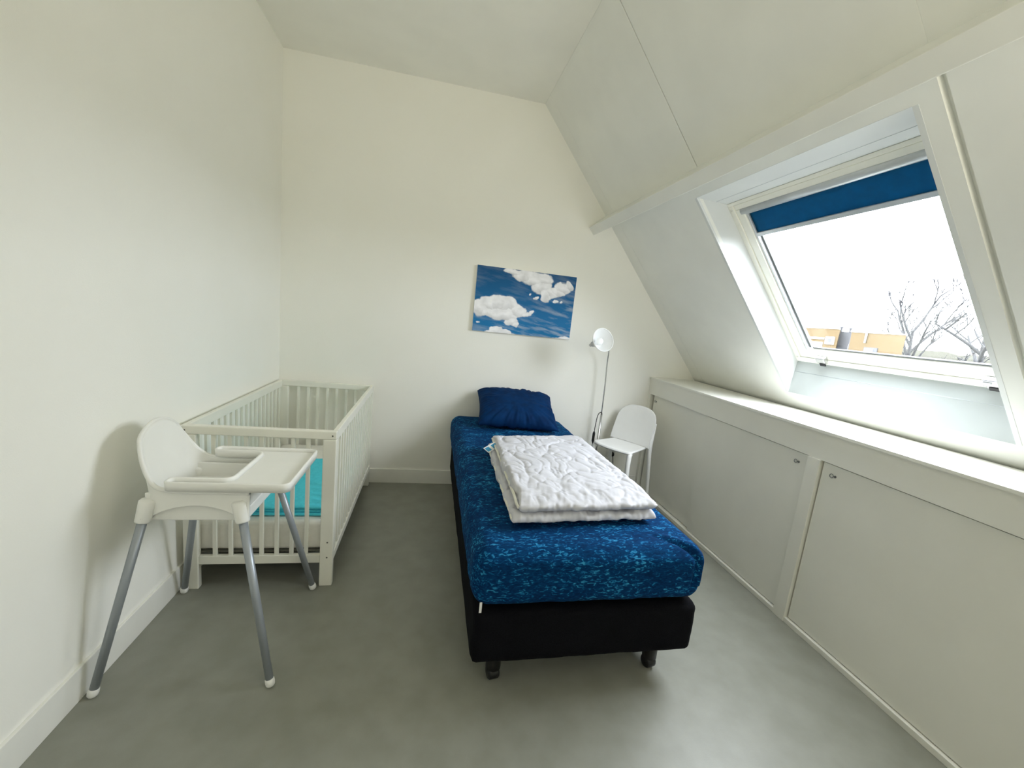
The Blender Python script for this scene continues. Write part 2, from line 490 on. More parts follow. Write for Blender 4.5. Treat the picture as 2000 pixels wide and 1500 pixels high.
# roller blind hung at the top of the sash
BY0, BY1 = SY0 + 0.03, SY1 - 0.03
rb = empty('roller_blind', W(1.26, (BY0+BY1)/2, 0.165), 'navy blue roller blind rolled down a little at the top of the roof window', 'blind')
bm = BM()
prof = []
for k in range(9):
    a = math.pi * k / 8
    prof.append((1.264 - 0.024 * math.cos(a), 0.172 - 0.022 * math.sin(a)))
prof += [(1.288, 0.19), (1.240, 0.19)]
a_ = [bm.verts.new(W(s, BY0, p)) for s, p in prof]; b_ = [bm.verts.new(W(s, BY1, p)) for s, p in prof]
bm.faces.new(a_); bm.faces.new(b_[::-1])
for i in range(len(prof)):
    j = (i+1) % len(prof); f = bm.faces.new((a_[i], a_[j], b_[j], b_[i])); f.smooth = i < 8
build('cassette', bm, M['alu'], rb)
bm = BM()
NX, NS = 60, 10
gridv = []
for i in range(NX + 1):
    row = []
    y = BY0 + (BY1 - BY0) * i / NX
    for j in range(NS + 1):
        s = 1.284 + (1.408 - 1.284) * j / NS
        yy = y
        fray = max(0, (y - (BY1 - 0.05)) / 0.05) * (j / NS)
        yy -= fray * 0.022 * (0.7 + 0.6 * noise.noise(Vector((s * 60, 1, 0))))
        row.append(bm.verts.new(W(s, yy, 0.172 + 0.0025 * math.sin(y * 9) * (j / NS) + 0.004 * fray * math.sin(j * 1.3))))
    gridv.append(row)
for i in range(NX):
    for j in range(NS):
        f = bm.faces.new((gridv[i][j], gridv[i+1][j], gridv[i+1][j+1], gridv[i][j+1])); f.smooth = True
bmesh.ops.solidify(bm, geom=list(bm.faces), thickness=0.0012)
build('blind_fabric', bm, M['blind'], rb)
bm = BM(); sbox(bm, 1.405, 1.428, BY0, BY1, 0.164, 0.178, 0.003); build('bottom_bar', bm, M['alu'], rb)

# ------------------------------------------------------------------ low built-in cupboard along the slope
XK = 2.985
cu = empty('built_in_cupboard', (XK, 1.6, 0), 'long low white built-in cupboard with sliding doors under the roof window', 'cupboard')
bm = BM()                                              # shelf board running back to the slope
poly = [(XK-0.010, 1.018), (XK-0.010, 1.031), (3.388, 1.031), (3.400, 1.018)]
prism_y(bm, poly, YF, D); build('top_board', bm, M['cup'], cu)
bm = BM(); box(bm, (XK, YF, 0.885), (XK+0.022, D, 1.0178), 0.0012); build('fascia', bm, M['cup'], cu)
bm = BM(); box(bm, (XK+0.003, 3.215, 0.0), (XK+0.06, D, 0.8845), 0.0012); build('end_stile', bm, M['cup'], cu)
bm = BM(); box(bm, (XK-0.006, 1.588, 0.0), (XK+0.03, 1.655, 0.8845), 0.0012); build('divider', bm, M['cup'], cu)
bm = BM(); box(bm, (XK-0.004, 1.6555, 0.0), (XK+0.05, 3.2145, 0.026), 0.002); build('bottom_rail', bm, M['cup'], cu)
bm = BM(); box(bm, (XK-0.004, YF, 0.0), (XK+0.05, 1.5875, 0.026), 0.002); build('bottom_rail', bm, M['cup'], cu)
def door(y0, y1, x, hy):
    b = BM(); box(b, (x, y0, 0.031), (x+0.016, y1, 0.880), 0.001)
    d_ = build('door', b, M['cup'], cu)
    if hy is None: return
    b = BM()
    for k in range(1):
        lathe(b, [(0.0, 0.004), (0.0055, 0.003), (0.006, 0)], (x, hy - 0.010, 0.830), (-1,0,0), 12)
        # ring pull hanging against the door
        ring = [Vector((x - 0.006, hy + 0.004 + 0.009*math.cos(t), 0.830 + 0.009*math.sin(t))) for t in [2*math.pi*q/16 for q in range(17)]]
        tube(b, ring, 0.0016, 6, caps=False)
        tube(b, [(x - 0.004, hy - 0.011, 0.830), (x - 0.006, hy - 0.004, 0.830)], 0.0024, 6)
    build('ring_pull', b, M['gasket'], d_)
door(2.44, 3.195, XK+0.030, 3.16)
door(1.6575, 2.462, XK+0.012, 1.722)
door(0.72, 1.580, XK+0.012, 1.522)
door(-0.92, 0.742, XK+0.030, None)
bm = BM(); box(bm, (XK+0.052, YF, 0.0), (XK+0.06, 3.21, 0.884)); build('back_panel', bm, M['joint'], cu)

# ------------------------------------------------------------------ framed sky print on the back wall
def cloud_color(u, v):
    # printed sky: u to the right, v down, both 0..1
    wob = 0.035
    du = wob * fbm(u*7, v*5, 3.1, 5); dv = wob * 1.2 * fbm(u*7, v*5, 9.7, 5)
    uu, vv = u + du, v + dv
    top = (0.0015, 0.078, 0.22); low = (0.008, 0.175, 0.42)
    t = max(0, min(1, v * 1.05))
    c = [top[i] * (1 - t) + low[i] * t for i in range(3)]
    st = fbm(u * 4 + v * 2.5, v * 16 - u * 5, 5.0, 5)
    wis = max(0, min(1, (st * 0.9 + 0.12))) * (0.15 + 0.6 * max(0, min(1, (u * 0.7 + v - 0.75) * 1.6)))
    c = [c[i] + (0.75 - c[i]) * min(0.7, wis * 0.8) for i in range(3)]
    blobs = ((.36,.03,.12,.06),(.46,.07,.13,.10),(.57,.11,.15,.13),(.65,.22,.12,.14),(.70,.34,.07,.11),(.74,.30,.09,.08),(.80,.27,.09,.06),(.86,.19,.08,.09),(.92,.14,.055,.07),(.66,.10,.12,.10),
             (.05,.64,.10,.13),(.14,.57,.10,.12),(.24,.53,.11,.12),(.34,.55,.11,.13),(.43,.62,.09,.12),(.52,.665,.06,.05),(.57,.64,.03,.06),(.30,.70,.16,.10),(.38,.80,.07,.07),(.43,.84,.04,.05),(.12,.70,.10,.07),
             (.24,.955,.08,.07),(.31,.98,.08,.05),(.18,1.0,.06,.04),(.38,1.01,.06,.03),(.94,.985,.07,.04),(.86,1.0,.05,.03),
             (.60,.40,.02,.025),(.81,.41,.03,.03),(.87,.42,.02,.02),(.53,.35,.012,.012),(.05,.84,.03,.015))
    best = 0; rel = 0
    for (bu, bv, ru, rv) in blobs:
        e = 1 - math.sqrt(((uu-bu)/ru)**2 + ((vv-bv)/rv)**2)
        if e > best: best = e; rel = (vv-bv)/rv
    k = max(0, min(1, best * 7.0))
    if v < .13 and .80 < u < .90 and u - .80 > v * .4: k *= max(0, 1 - 6 * min(u - .79, .15 - v) * 3)
    shade = 0.93 - 0.28 * max(0, rel) + 0.12 * fbm(u*16, v*12, 2.0, 4)
    cl = (shade * 0.97, shade * 0.965, shade * 1.0)
    return [c[i] * (1-k) + cl[i] * k for i in range(3)]
PX0, PX1, PZ0, PZ1 = 1.386, 2.186, 1.284, 1.783
cp = empty('canvas_print', ((PX0+PX1)/2, D-0.012, PZ0), 'wide canvas print of white clouds in a blue sky hung above the bed', 'picture')
bm = BM(); box(bm, (PX0, D-0.026, PZ0), (PX1, D-0.001, PZ1), 0.001); build('stretcher', bm, M['tagwhite'], cp)
bm = BM()
NU, NV = 240, 150
lay = bm.verts.layers.float_color.new('print')
gv = []
for i in range(NU+1):
    row = []
    for j in range(NV+1):
        v_ = bm.verts.new((PX0 + (PX1-PX0)*i/NU, D-0.0275, PZ1 - (PZ1-PZ0)*j/NV))
        v_[lay] = (*cloud_color(i/NU, j/NV), 1)
        row.append(v_)
    gv.append(row)
for i in range(NU):
    for j in range(NV): bm.faces.new((gv[i][j], gv[i][j+1], gv[i+1][j+1], gv[i+1][j]))
pm = bpy.data.materials.new('sky_print'); pm.use_nodes = True
at = pm.node_tree.nodes.new('ShaderNodeAttribute'); at.attribute_name = 'print'
pm.node_tree.links.new(at.outputs['Color'], pm.node_tree.nodes['Principled BSDF'].inputs['Base Color'])
pm.node_tree.nodes['Principled BSDF'].inputs['Roughness'].default_value = 0.6
pm.node_tree.nodes['Principled BSDF'].inputs['Specular IOR Level'].default_value = 0.25
build('printed_canvas', bm, pm, cp)

# ------------------------------------------------------------------ crib
CX0, CX1, CY0, CY1, CT = 0.028, 0.677, 1.972, 3.203, 0.80
cr = empty('crib', ((CX0+CX1)/2, (CY0+CY1)/2, 0), 'white slatted wooden crib along the left wall behind the high chair', 'crib')
PW, PT = 0.060, 0.032
for y0 in (CY0, CY1 - PT):
    for x0 in (CX0, CX1 - PW):
        bm = BM(); box(bm, (x0, y0, 0.0), (x0+PW, y0+PT, 0.7595), 0.004); build('post', bm, M['crib'], cr)
    bm = BM(); box(bm, (CX0, y0, 0.760), (CX1, y0+PT, CT), 0.004); build('end_rail', bm, M['crib'], cr)
    bm = BM(); box(bm, (CX0+PW, y0+0.005, 0.124), (CX1-PW, y0+PT-0.005, 0.166), 0.002); build('end_rail', bm, M['crib'], cr)
proto = None
for y0 in (CY0, CY1 - PT):
    for k in range(7):
        x = CX0 + PW + (CX1 - CX0 - 2*PW) * (k + 1) / 8
        if proto is None:
            bm = BM(); box(bm, (x-0.009, y0+PT/2-0.007, 0.164), (x+0.009, y0+PT/2+0.007, 0.762), 0.002)
            proto = build('slat', bm, M['crib'], cr, origin=(x, y0+PT/2, 0.45))
        else:
            c = proto.copy(); COL.objects.link(c); c.parent = cr
            c.location = Vector((x, y0+PT/2, 0.45)) - Vector(cr.location)
side_proto = None
NSL = 18
for x0 in (CX0, CX1 - 0.022):
    bm = BM(); box(bm, (x0, CY0+PT+0.001, 0.752), (x0+0.022, CY1-PT-0.001, CT), 0.003); build('side_rail', bm, M['crib'], cr)
    bm = BM(); box(bm, (x0, CY0+PT+0.001, 0.128), (x0+0.022, CY1-PT-0.001, 0.168), 0.003); build('side_rail', bm, M['crib'], cr)
    for k in range(NSL):
        y = CY0 + PT + (CY1 - CY0 - 2*PT) * (k + 0.55) / (NSL + 0.1)
        if side_proto is None:
            bm = BM(); box(bm, (x0+0.004, y-0.010, 0.166), (x0+0.018, y+0.010, 0.754), 0.002)
            side_proto = build('slat', bm, M['crib'], cr, origin=(x0+0.011, y, 0.45))
        else:
            c = side_proto.copy(); COL.objects.link(c); c.parent = cr
            c.location = Vector((x0+0.011, y, 0.45)) - Vector(cr.location)
bm = BM(); box(bm, (CX0+0.024, CY0+PT+0.002, 0.168), (CX1-0.024, CY1-PT-0.002, 0.178)); build('mattress_base', bm, M['joint'], cr)
for x, zz in ((CX0+0.028, .235), (CX0+0.028, .155), (CX1-0.026, .235), (CX1-0.026, .155), (CX1-0.018, .779), (CX0+0.018, .779)):
    bm = BM(); lathe(bm, [(0.0042, 0.0008), (0.0040, 0.0002), (0, 0.0002)], (x, CY0, zz), (0,-1,0), 10); build('screw', bm, M['joint'], cr)
for k in range(4):
    bm = BM(); lathe(bm, [(0.005, 0.0008), (0.0048, 0.0003), (0, 0.0003)], (CX1-PW, CY0+0.012, .744 - .018*k), (-1,0,0), 10); build('screw', bm, M['joint'], cr)
# thin crib mattress
ml, mh = (CX0+0.034, CY0+PT+0.006, 0.1785), (CX1-0.034, CY1-PT-0.006, 0.325)
cc = [(a+b)/2 for a, b in zip(ml, mh)]
bm = round_box([b-a for a, b in zip(ml, mh)], 0.016, (24, 44, 8), lambda co, n: co + n * 0.002 * fbm(co.x*9, co.y*9, co.z*9))
bmesh.ops.translate(bm, verts=bm.verts, vec=cc)
o = build('crib_mattress', bm, M['cribmat'], None, True, origin=(cc[0], cc[1], ml[2]))
tag(o, 'thin white mattress lying inside the slatted crib', 'mattress')
# folded teal blanket on it
bl = empty('folded_blanket', (0.39, 2.40, 0.326), 'teal folded cotton blanket lying on the crib mattress', 'blanket')
for k, (z0, ins) in enumerate(((0.3290, 0.0), (0.3440, 0.006), (0.3590, 0.002))):
    bm = round_box((0.43 - ins*2, 0.70 - ins*3, 0.015), 0.0072, (40, 60, 4),
        lambda co, n, k=k: co + Vector((0, 0, 0.005 * fbm(co.x*7+k, co.y*7, k) * (1 if k == 2 else 0.3) + (0.004 if k == 2 else 0) * abs(math.sin(co.x*14+co.y*9)))))
    bmesh.ops.translate(bm, verts=bm.verts, vec=(0.405, 2.405, z0 + 0.0085))
    build('layer', bm, M['teal'], bl, True)

# ------------------------------------------------------------------ high chair
hc = empty('high_chair', (0.31, 1.685, 0), 'white plastic high chair with tray and grey tube legs by the left wall', 'high chair')
YC = 1.685
feet = [(0.040, 1.420), (0.596, 1.412), (0.598, 1.950), (0.040, 1.950)]
tops = [(0.152, 1.514), (0.465, 1.514), (0.465, 1.856), (0.152, 1.856)]
ZS = 0.592
for (fx, fy), (tx, ty) in zip(feet, tops):
    f = Vector((fx, fy, 0.006)); t = Vector((tx, ty, ZS)); d_ = (t - f).normalized()
    bm = BM(); tube(bm, [f + d_*0.012, t + d_*0.06], [0.0130, 0.0145], 16)
    lg = build('leg', bm, M['greymetal'], hc)
    bm = BM(); lathe(bm, [(0, -0.004), (0.010, -0.003), (0.0150, 0.003), (0.0160, 0.012), (0.0152, 0.024), (0.0131, 0.026)], f, d_, 16)
    build('foot', bm, M['plastic'], lg)
# shell: one wall running front-right, round the back, and forward again
def shell_path():
    out = []
    xf, xb, hw = 0.485, 0.145, 0.162
    rc = 0.07
    n1 = 22
    for k in range(n1): out.append((xf + (xb + rc - xf) * k / n1, -hw))
    for k in range(16):
        a = math.pi/2 * k / 16
        out.append((xb + rc - rc*math.sin(a), -hw + rc - rc*math.cos(a)))
    for k in range(0, 30): out.append((xb, (-hw + rc) + (2*(hw - rc)) * k / 30))
    half = out[:]
    for x, y in reversed(half[:39]):
        out.append((x, -y))
    return out
path = shell_path()
bm = BM()
NV_ = 18
cols = []
for (x, y) in path:
    # height of the rim
    back = max(0.0, min(1.0, (0.30 - x) / 0.155))
    sm = back * back * (3 - 2 * back)
    yy = min(1.0, abs(y) / 0.164)
    arch = 0.700 + 0.205 * (1 - yy ** 2.1) ** 0.5
    side = 0.700 + 0.012 * sm
    if x < 0.1475: ztop = arch
    else:
        w = max(0, 1 - (x - 0.145) / 0.10)
        ztop = side + (max(arch, side) - side) * w * w
    # lower hem: arch between the leg sockets
    if x > 0.17: zbot = 0.600 + 0.052 * math.sin(math.pi * max(0, min(1, (x - 0.17) / 0.29))) ** 0.7
    else: zbot = 0.600 + 0.03 * math.sin(math.pi * (y + 0.162) / 0.324)
    col_ = []
    for j in range(NV_ + 1):
        z = zbot + (ztop - zbot) * j / NV_
        lean = (z - 0.60)
        xx = x; y2 = y
        if x < 0.30: xx = x - 0.16 * max(0, z - 0.66) * sm
        y2 = y * (1.04 - 0.10 * max(0, lean) + 0.5 * max(0, 0.70 - z))
        col_.append(bm.verts.new((xx, YC + y2, z)))
    cols.append(col_)
for a_, b_ in zip(cols, cols[1:]):
    for j in range(NV_):
        f = bm.faces.new((a_[j], b_[j], b_[j+1], a_[j+1])); f.smooth = True
bmesh.ops.recalc_face_normals(bm, faces=bm.faces)
bmesh.ops.solidify(bm, geom=list(bm.faces), thickness=0.007)
for f in bm.faces: f.smooth = True
sh = build('seat_shell', bm, M['plastic'], hc)
# rolled rim along the top edge
bm = BM()
rim = [c.co.copy() for c in []]
for (x, y), _ in zip(path, path): pass
me_rim = []
for (x, y) in path:
    back = max(0.0, min(1.0, (0.30 - x) / 0.155)); sm = back*back*(3-2*back)
    yy = min(1.0, abs(y) / 0.164); arch = 0.700 + 0.205 * (1 - yy ** 2.1) ** 0.5; side = 0.700 + 0.012 * sm
    if x < 0.1475: zt = arch
    else:
        w = max(0, 1 - (x - 0.145) / 0.10); zt = side + (max(arch, side) - side) * w * w
    me_rim.append(Vector((x - (0.16*max(0, zt-0.66)*sm if x < 0.30 else 0), YC + y*(1.04-0.10*max(0, zt-0.60)), zt)))
tube(bm, me_rim, 0.0075, 8)
build('rim', bm, M['plastic'], sh, True)
bm = BM(); box(bm, (0.155, YC-0.150, 0.585), (0.470, YC+0.150, 0.630), 0.006, 3)
box(bm, (0.458, YC-0.1425, 0.6305), (0.470, YC+0.1425, 0.690), 0.005, 2)
for sg in (-1, 1):
    y = YC + sg*0.148
    box(bm, (0.150, y-0.005, 0.588), (0.4575, y+0.005, 0.688), 0.004, 2)
build('seat_pan', bm, M['plastic'], hc)
for (tx, ty), (fx, fy) in zip(tops, feet):
    t = Vector((tx, ty, ZS)); f = Vector((fx, fy, 0.006)); d_ = (t - f).normalized()
    bm = BM(); lathe(bm, [(0.0147, 0.0), (0.0215, 0.0), (0.0225, 0.004), (0.0248, 0.040), (0.0268, 0.072), (0.020, 0.080), (0, 0.080)], t, d_, 20)
    so = build('leg_socket', bm, M['plastic'], hc)
    bm = BM(); lathe(bm, [(0.003, 0.0005), (0.0028, 0.0), (0, 0.0)], t + d_*0.02 + Vector((0.006, -0.0222, 0)), (0.25, -1, 0), 8); build('push_pin', bm, M['joint'], so)
# tray with a raised lip, cut out for the child
def arc(cx, cy, r, a0, a1, n=6): return [(cx + r*math.cos(math.radians(a0 + (a1-a0)*k/n)), cy + r*math.sin(math.radians(a0 + (a1-a0)*k/n))) for k in range(n+1)]
tx0, tx1, ty0, ty1 = 0.226, 0.622, 1.492, 1.878
cx1, cy0_, cy1_ = 0.415, 1.542, 1.828
ro, ri = 0.028, 0.03
outline = (arc(tx1-ro, ty0+ro, ro, -90, 0) + arc(tx1-ro, ty1-ro, ro, 0, 90) + arc(tx0+0.02, ty1-0.02, 0.02, 90, 180)
           + arc(tx0+0.02, cy1_+0.02, 0.02, 180, 270) + arc(cx1-ri, cy1_-ri, ri, 90, 0) + arc(cx1-ri, cy0_+ri, ri, 0, -90)
           + arc(tx0+0.02, cy0_-0.02, 0.02, 90, 180) + arc(tx0+0.02, ty0+0.02, 0.02, 180, 270))
bm = BM()
ZT = 0.744
va = [bm.verts.new((x, y, ZT-0.012)) for x, y in outline]; vb = [bm.verts.new((x, y, ZT-0.016)) for x, y in outline]
bm.faces.new(va); bm.faces.new(vb[::-1])
for i in range(len(va)):
    j = (i+1) % len(va); bm.faces.new((va[i], vb[i], vb[j], va[j]))
# lip as a swept rectangle
n_ = len(outline)
prof = [(-0.0005, -0.030), (0.0015, 0.0), (-0.002, 0.003), (-0.006, 0.003), (-0.009, 0.0), (-0.0115, -0.0125), (-0.004, -0.0145), (-0.003, -0.030)]
rings = []
for i in range(n_):
    p0, p1, p2 = Vector(outline[i-1]), Vector(outline[i]), Vector(outline[(i+1) % n_])
    t1, t2 = (p1-p0), (p2-p1)
    if t1.length < 1e-6: t1 = t2
    if t2.length < 1e-6: t2 = t1
    t = (t1.normalized() + t2.normalized()).normalized()
    nn = Vector((t.y, -t.x))
    rings.append([bm.verts.new((p1.x + nn.x*o_, p1.y + nn.y*o_, ZT + h_)) for o_, h_ in prof])
for i in range(n_):
    j = (i+1) % n_
    for k in range(len(prof)):
        k2 = (k+1) % len(prof)
        f = bm.faces.new((rings[i][k], rings[j][k], rings[j][k2], rings[i][k2])); f.smooth = True
build('tray', bm, M['plastic'], hc)
bm = BM()
sp = smoothpath([(0.40, 1.80, 0.59), (0.37, 1.86, 0.555), (0.36, 1.90, 0.50), (0.345, 1.89, 0.44), (0.355, 1.87, 0.47), (0.38, 1.84, 0.56)], 6)
tube(bm, sp, 0.006, 6); build('harness_strap', bm, M['tagwhite'], hc)

# ------------------------------------------------------------------ bed
BX0, BX1, BYF, BYH = 1.300, 2.200, 1.285, 3.215
bed = empty('box_spring_bed', (1.75, 2.25, 0), 'single bed base in black upholstery on short black legs under the blue mattress', 'bed')
bm = round_box((BX1-BX0, BYH-BYF, 0.208), 0.022, (40, 60, 10), lambda co, n: co + n * 0.0025 * fbm(co.x*11, co.y*11, co.z*14))
bmesh.ops.translate(bm, verts=bm.verts, vec=((BX0+BX1)/2, (BYF+BYH)/2, 0.258)); build('base', bm, M['bedbase'], bed, True)
for x in (BX0+0.11, BX1-0.11):
    for y in (BYF+0.10, BYH-0.12):
        bm = BM(); lathe(bm, [(0, 0.175), (0.030, 0.175), (0.030, 0.05), (0.022, 0.045), (0.022, 0.03), (0, 0.03)], (x, y, 0), (0,0,1), 18)
        lg = build('leg', bm, M['black'], bed)
        bm = BM(); lathe(bm, [(0, -0.022), (0.022, -0.022), (0.0265, -0.017), (0.027, 0), (0.0265, 0.017), (0.022, 0.022), (0, 0.022)], (x, y, 0.027), (1, 0.2, 0), 20)
        build('castor', bm, M['black'], lg)
# mattress with its fitted sheet
MH = (0.369, 0.605)
ML = (BX0-0.012, BYF-0.005); MHI = (BX1+0.002, BYH+0.012)
mc = Vector(((ML[0]+MHI[0])/2, (ML[1]+MHI[1])/2, (MH[0]+MH[1])/2))
cr_a, cr_b = Vector((2.025, 1.375)), Vector((2.165, 1.275))
def sheet_disp(co, n):
    w = co + mc
    r = co + n * 0.004 * fbm(w.x*5, w.y*5, w.z*6)
    # fold running off the foot corner
    p = Vector((w.x, w.y)); ab = cr_b - cr_a; t = (p - cr_a).dot(ab) / ab.length_squared
    tt = max(-0.2, min(1.3, t)); dd = (p - (cr_a + ab*tt)).length
    if w.z > 0.45:
        amp = max(0, min(1, (tt + 0.2) / 0.5))
        sgn = ab.x*(p-cr_a).y - ab.y*(p-cr_a).x
        r = r + n * amp * ((0.007 if sgn > 0 else 0.0) * math.exp(-((dd - 0.018) / 0.016)**2) - 0.020 * math.exp(-(dd/0.009)**2))
    # soft creases along the sides
    if abs(n.z) < 0.5:
        r = r + n * (0.006 * math.sin(math.pi * (w.z - MH[0]) / (MH[1]-MH[0])) + 0.003 * fbm(w.x*14, w.y*14, w.z*4))
    # hem tucked under
    tk = max(0, 1 - (w.z - MH[0]) / 0.07)
    r = r - Vector((n.x, n.y, 0)) * 0.022 * tk * tk
    return r
bm = round_box((MHI[0]-ML[0], MHI[1]-ML[1], MH[1]-MH[0]), 0.062, (120, 220, 26), sheet_disp)
bmesh.ops.translate(bm, verts=bm.verts, vec=mc)
mt = build('mattress', bm, M['sheet'], None, True, origin=(mc.x, mc.y, MH[0]))
tag(mt, 'thick single mattress in a dark blue speckled fitted sheet on the black bed base', 'mattress')
bm = BM(); box(bm, (BX0+0.010, BYF-0.020, 0.385), (BX0+0.019, BYF-0.0175, 0.425), 0.0005); build('care_tag', bm, M['tagwhite'], mt)
mt.children[0]['label'] = 'small white care tag on the sheet corner'

# pillow
pc = Vector((1.755, 2.985, 0.722))
PWD, PLN, PTH = 0.60, 0.43, 0.20
rot = Matrix.Rotation(math.radians(24), 4, 'X') @ Matrix.Rotation(math.radians(-3), 4, 'Z')
bm = BM()
NU, NV = 90, 70
def pil(u, v, sg):
    # u,v in -1..1
    e = max(0.0, 1 - abs(u)**3.6) ** 0.55 * max(0.0, 1 - abs(v)**3.6) ** 0.55
    x = u * PWD/2 * (1 - 0.07 * (1 - abs(u)**2) * 0 - 0.055 * math.cos(v * math.pi/2) * abs(u)**3)
    y = v * PLN/2 * (1 + (0.10 * math.cos(u * math.pi/2) if v > 0 else -0.06 * math.cos(u * math.pi/2)) * abs(v)**2)
    z = (PTH/2 if sg > 0 else -PTH*0.26) * e
    edge = 1 - e
    ang = math.atan2(v, u)
    wr = 0.016 * edge * e * 4 * noise.noise(Vector((ang*6.5, 0.3, sg))) + 0.013 * edge * e * 3 * noise.noise(Vector((ang*15, 2.3, sg))) + 0.007 * fbm(u*2.0, v*2.0, 4+sg, 3) * e
    return Vector((x, y, z + sg * wr))
V2 = {}
for sg in (1, -1):
    for i in range(NU+1):
        for j in range(NV+1):
            u, v = -1+2*i/NU, -1+2*j/NV
            brd = i in (0, NU) or j in (0, NV)
            key = (i, j, 0 if brd else sg)
            if key not in V2: V2[key] = bm.verts.new(pc + (rot @ pil(u, v, sg)))
    for i in range(NU):
        for j in range(NV):
            q = []
            for a, b in ((i,j),(i+1,j),(i+1,j+1),(i,j+1)):
                brd = a in (0, NU) or b in (0, NV)
                q.append(V2[(a, b, 0 if brd else sg)])
            f = bm.faces.new(q); f.smooth = True
pl_ = build('pillow', bm, M['navy'], None, True, origin=(pc.x, pc.y, 0.61))
tag(pl_, 'plump dark blue pillow leaning at the head of the bed', 'pillow')

# folded white duvet
dv = empty('folded_duvet', (1.75, 1.95, 0.61), 'folded white quilted duvet lying across the middle of the blue bed', 'duvet')
FL, FR, BR_, BL_ = Vector((1.435, 1.435)), Vector((2.075, 1.475)), Vector((2.055, 2.43)), Vector((1.455, 2.345))
def duvet_layer(z0, th, inset, seed, top):
    b = BM()
    NU, NV, NW = 130, 170, 6
    def P(u, v):
        # u 0..1 left-right, v 0..1 front-back
        e = 0.010 * fbm(v*5, seed, 1.0) * (1-u)*(1-u) * 1.5
        a = FL.lerp(FR, u); c = BL_.lerp(BR_, u)
        q = a.lerp(c, v)
        return Vector((q.x - e*1.2, q.y + 0.012*fbm(u*5, seed, 7)*(1 if v > .5 else .5)))
    verts = {}
    for sg in (1, -1):
        for i in range(NU+1):
            for j in range(NV+1):
                u, v = i/NU, j/NV
                U, V_ = 2*u-1, 2*v-1
                U *= 1; 
                brd = i in (0, NU) or j in (0, NV)
                key = (i, j, 0 if brd else sg)
                if key in verts: continue
                ex = (1 - min(1, abs(U))**(30 if U > 0 else 44)); ey = (1 - min(1, abs(V_))**((7 if (sg > 0) == top else 24) if V_ < 0 else 20))
                e = max(0, ex*ey) ** 0.5
                p = P(u, v)
                if top: p = Vector((p.x + 0.024*(1-u)**5, p.y))
                cen = Vector((1.75, 1.93)); p = cen + (p - cen) * (1 - inset)
                z = z0 + th/2 + sg * th/2 * e
                if sg > 0 and not brd:
                    x, y = p.x, p.y
                    wx = x + 0.05*fbm(x*4, y*4, seed+2, 2); wy = y + 0.05*fbm(x*4, y*4, seed+8, 2)
                    r1 = 1 - abs(noise.noise(Vector((wx*6.5, wy*5.0, seed))))*2
                    r2_ = 1 - abs(noise.noise(Vector((wx*15+wy*5, wy*7-wx*4, seed+4))))*2
                    r3_ = 1 - abs(noise.noise(Vector((wx*9-wy*6, wy*15+wx*5, seed+6))))*2
                    big = fbm(x*3.0, y*3.0, seed+1, 2)
                    amp = 0.009*big - 0.009*max(0, r1)**7 - 0.0055*max(0, r2_)**7 - 0.0045*max(0, r3_)**7 + 0.0016*noise.noise(Vector((wx*34, wy*22, seed)))
                    # puckers fanning in from the front seam and the left edge
                    fr = math.exp(-v*9); lf = math.exp(-u*8)
                    amp += (0.017*noise.noise(Vector((x*24 + y*9, y*6, seed))) + 0.010*noise.noise(Vector((x*52 - y*14, y*9, seed+3))))*math.exp(-v*10)
                    amp += 0.006*lf*noise.noise(Vector((x*5, y*34, seed)))*1.6
                    amp += -0.007*math.exp(-((v-0.055)/0.016)**2) if top else 0
                    z += amp * e**1.5
                elif not brd:
                    z = max(z, z0)
                # ruffled free edges at the left
                if brd and i == 0:
                    z += 0.012*fbm(v*9, seed, 0.5)
                    p = Vector((p.x - 0.008*abs(noise.noise(Vector((v*22, seed, 0)))), p.y))
                if v < 0.06: p = Vector((p.x, p.y - (0.009*noise.noise(Vector((u*17, seed, sg*0.4))) + 0.005*noise.noise(Vector((u*45, seed, sg*0.4))))*(1 - v/0.06)))
                if brd and j == 0: z += 0.006*noise.noise(Vector((u*14, seed, 1)))
                verts[key] = b.verts.new((p.x, p.y, z))
        for i in range(NU):
            for j in range(NV):
                q = []
                for a, c in ((i,j),(i+1,j),(i+1,j+1),(i,j+1)):
                    brd = a in (0, NU) or c in (0, NV)
                    q.append(verts[(a, c, 0 if brd else sg)])
                f = b.faces.new(q); f.smooth = True
    return b
b1 = duvet_layer(0.609, 0.058, 0.0, 3.0, False)
l1 = build('lower_fold', b1, M['duvet'], dv, True)
b2 = duvet_layer(0.662, 0.060, 0.003, 11.0, True)
l2 = build('upper_fold', b2, M['duvet'], dv, True)
# piped edges of the open left side
bm = BM()
for z, sd in ((0.640, 3.0), (0.690, 9.0)):
    pts_ = []
    for k in range(60):
        v = 0.02 + 0.96*k/59
        q = FL.lerp(BL_, v)
        pts_.append(Vector((q.x + (0.004 if z < 0.66 else 0.024) + 0.004*fbm(v*8, sd, 2), q.y, z + 0.005*fbm(v*10, sd, 4))))
    tube(bm, pts_, 0.0065, 6)
build('piping', bm, M['duvetedge'], dv)
bm = BM()
def quad(b, c, ax, ay, w, h, t=0.001):
    c, ax, ay = Vector(c), Vector(ax).normalized(), Vector(ay).normalized(); n = ax.cross(ay)*t
    hexa(b, [c-ax*w-ay*h, c+ax*w-ay*h, c+ax*w+ay*h, c-ax*w+ay*h, c-ax*w-ay*h+n, c+ax*w-ay*h+n, c+ax*w+ay*h+n, c-ax*w+ay*h+n])
tc_ = Vector((1.458, 2.19, 0.684)); tax = Vector((0.75, 0.55, 0.25)); tay = Vector((-0.45, 0.62, 0.30)).normalized()
tay = (tay - tax.normalized()*tay.dot(tax.normalized())).normalized()
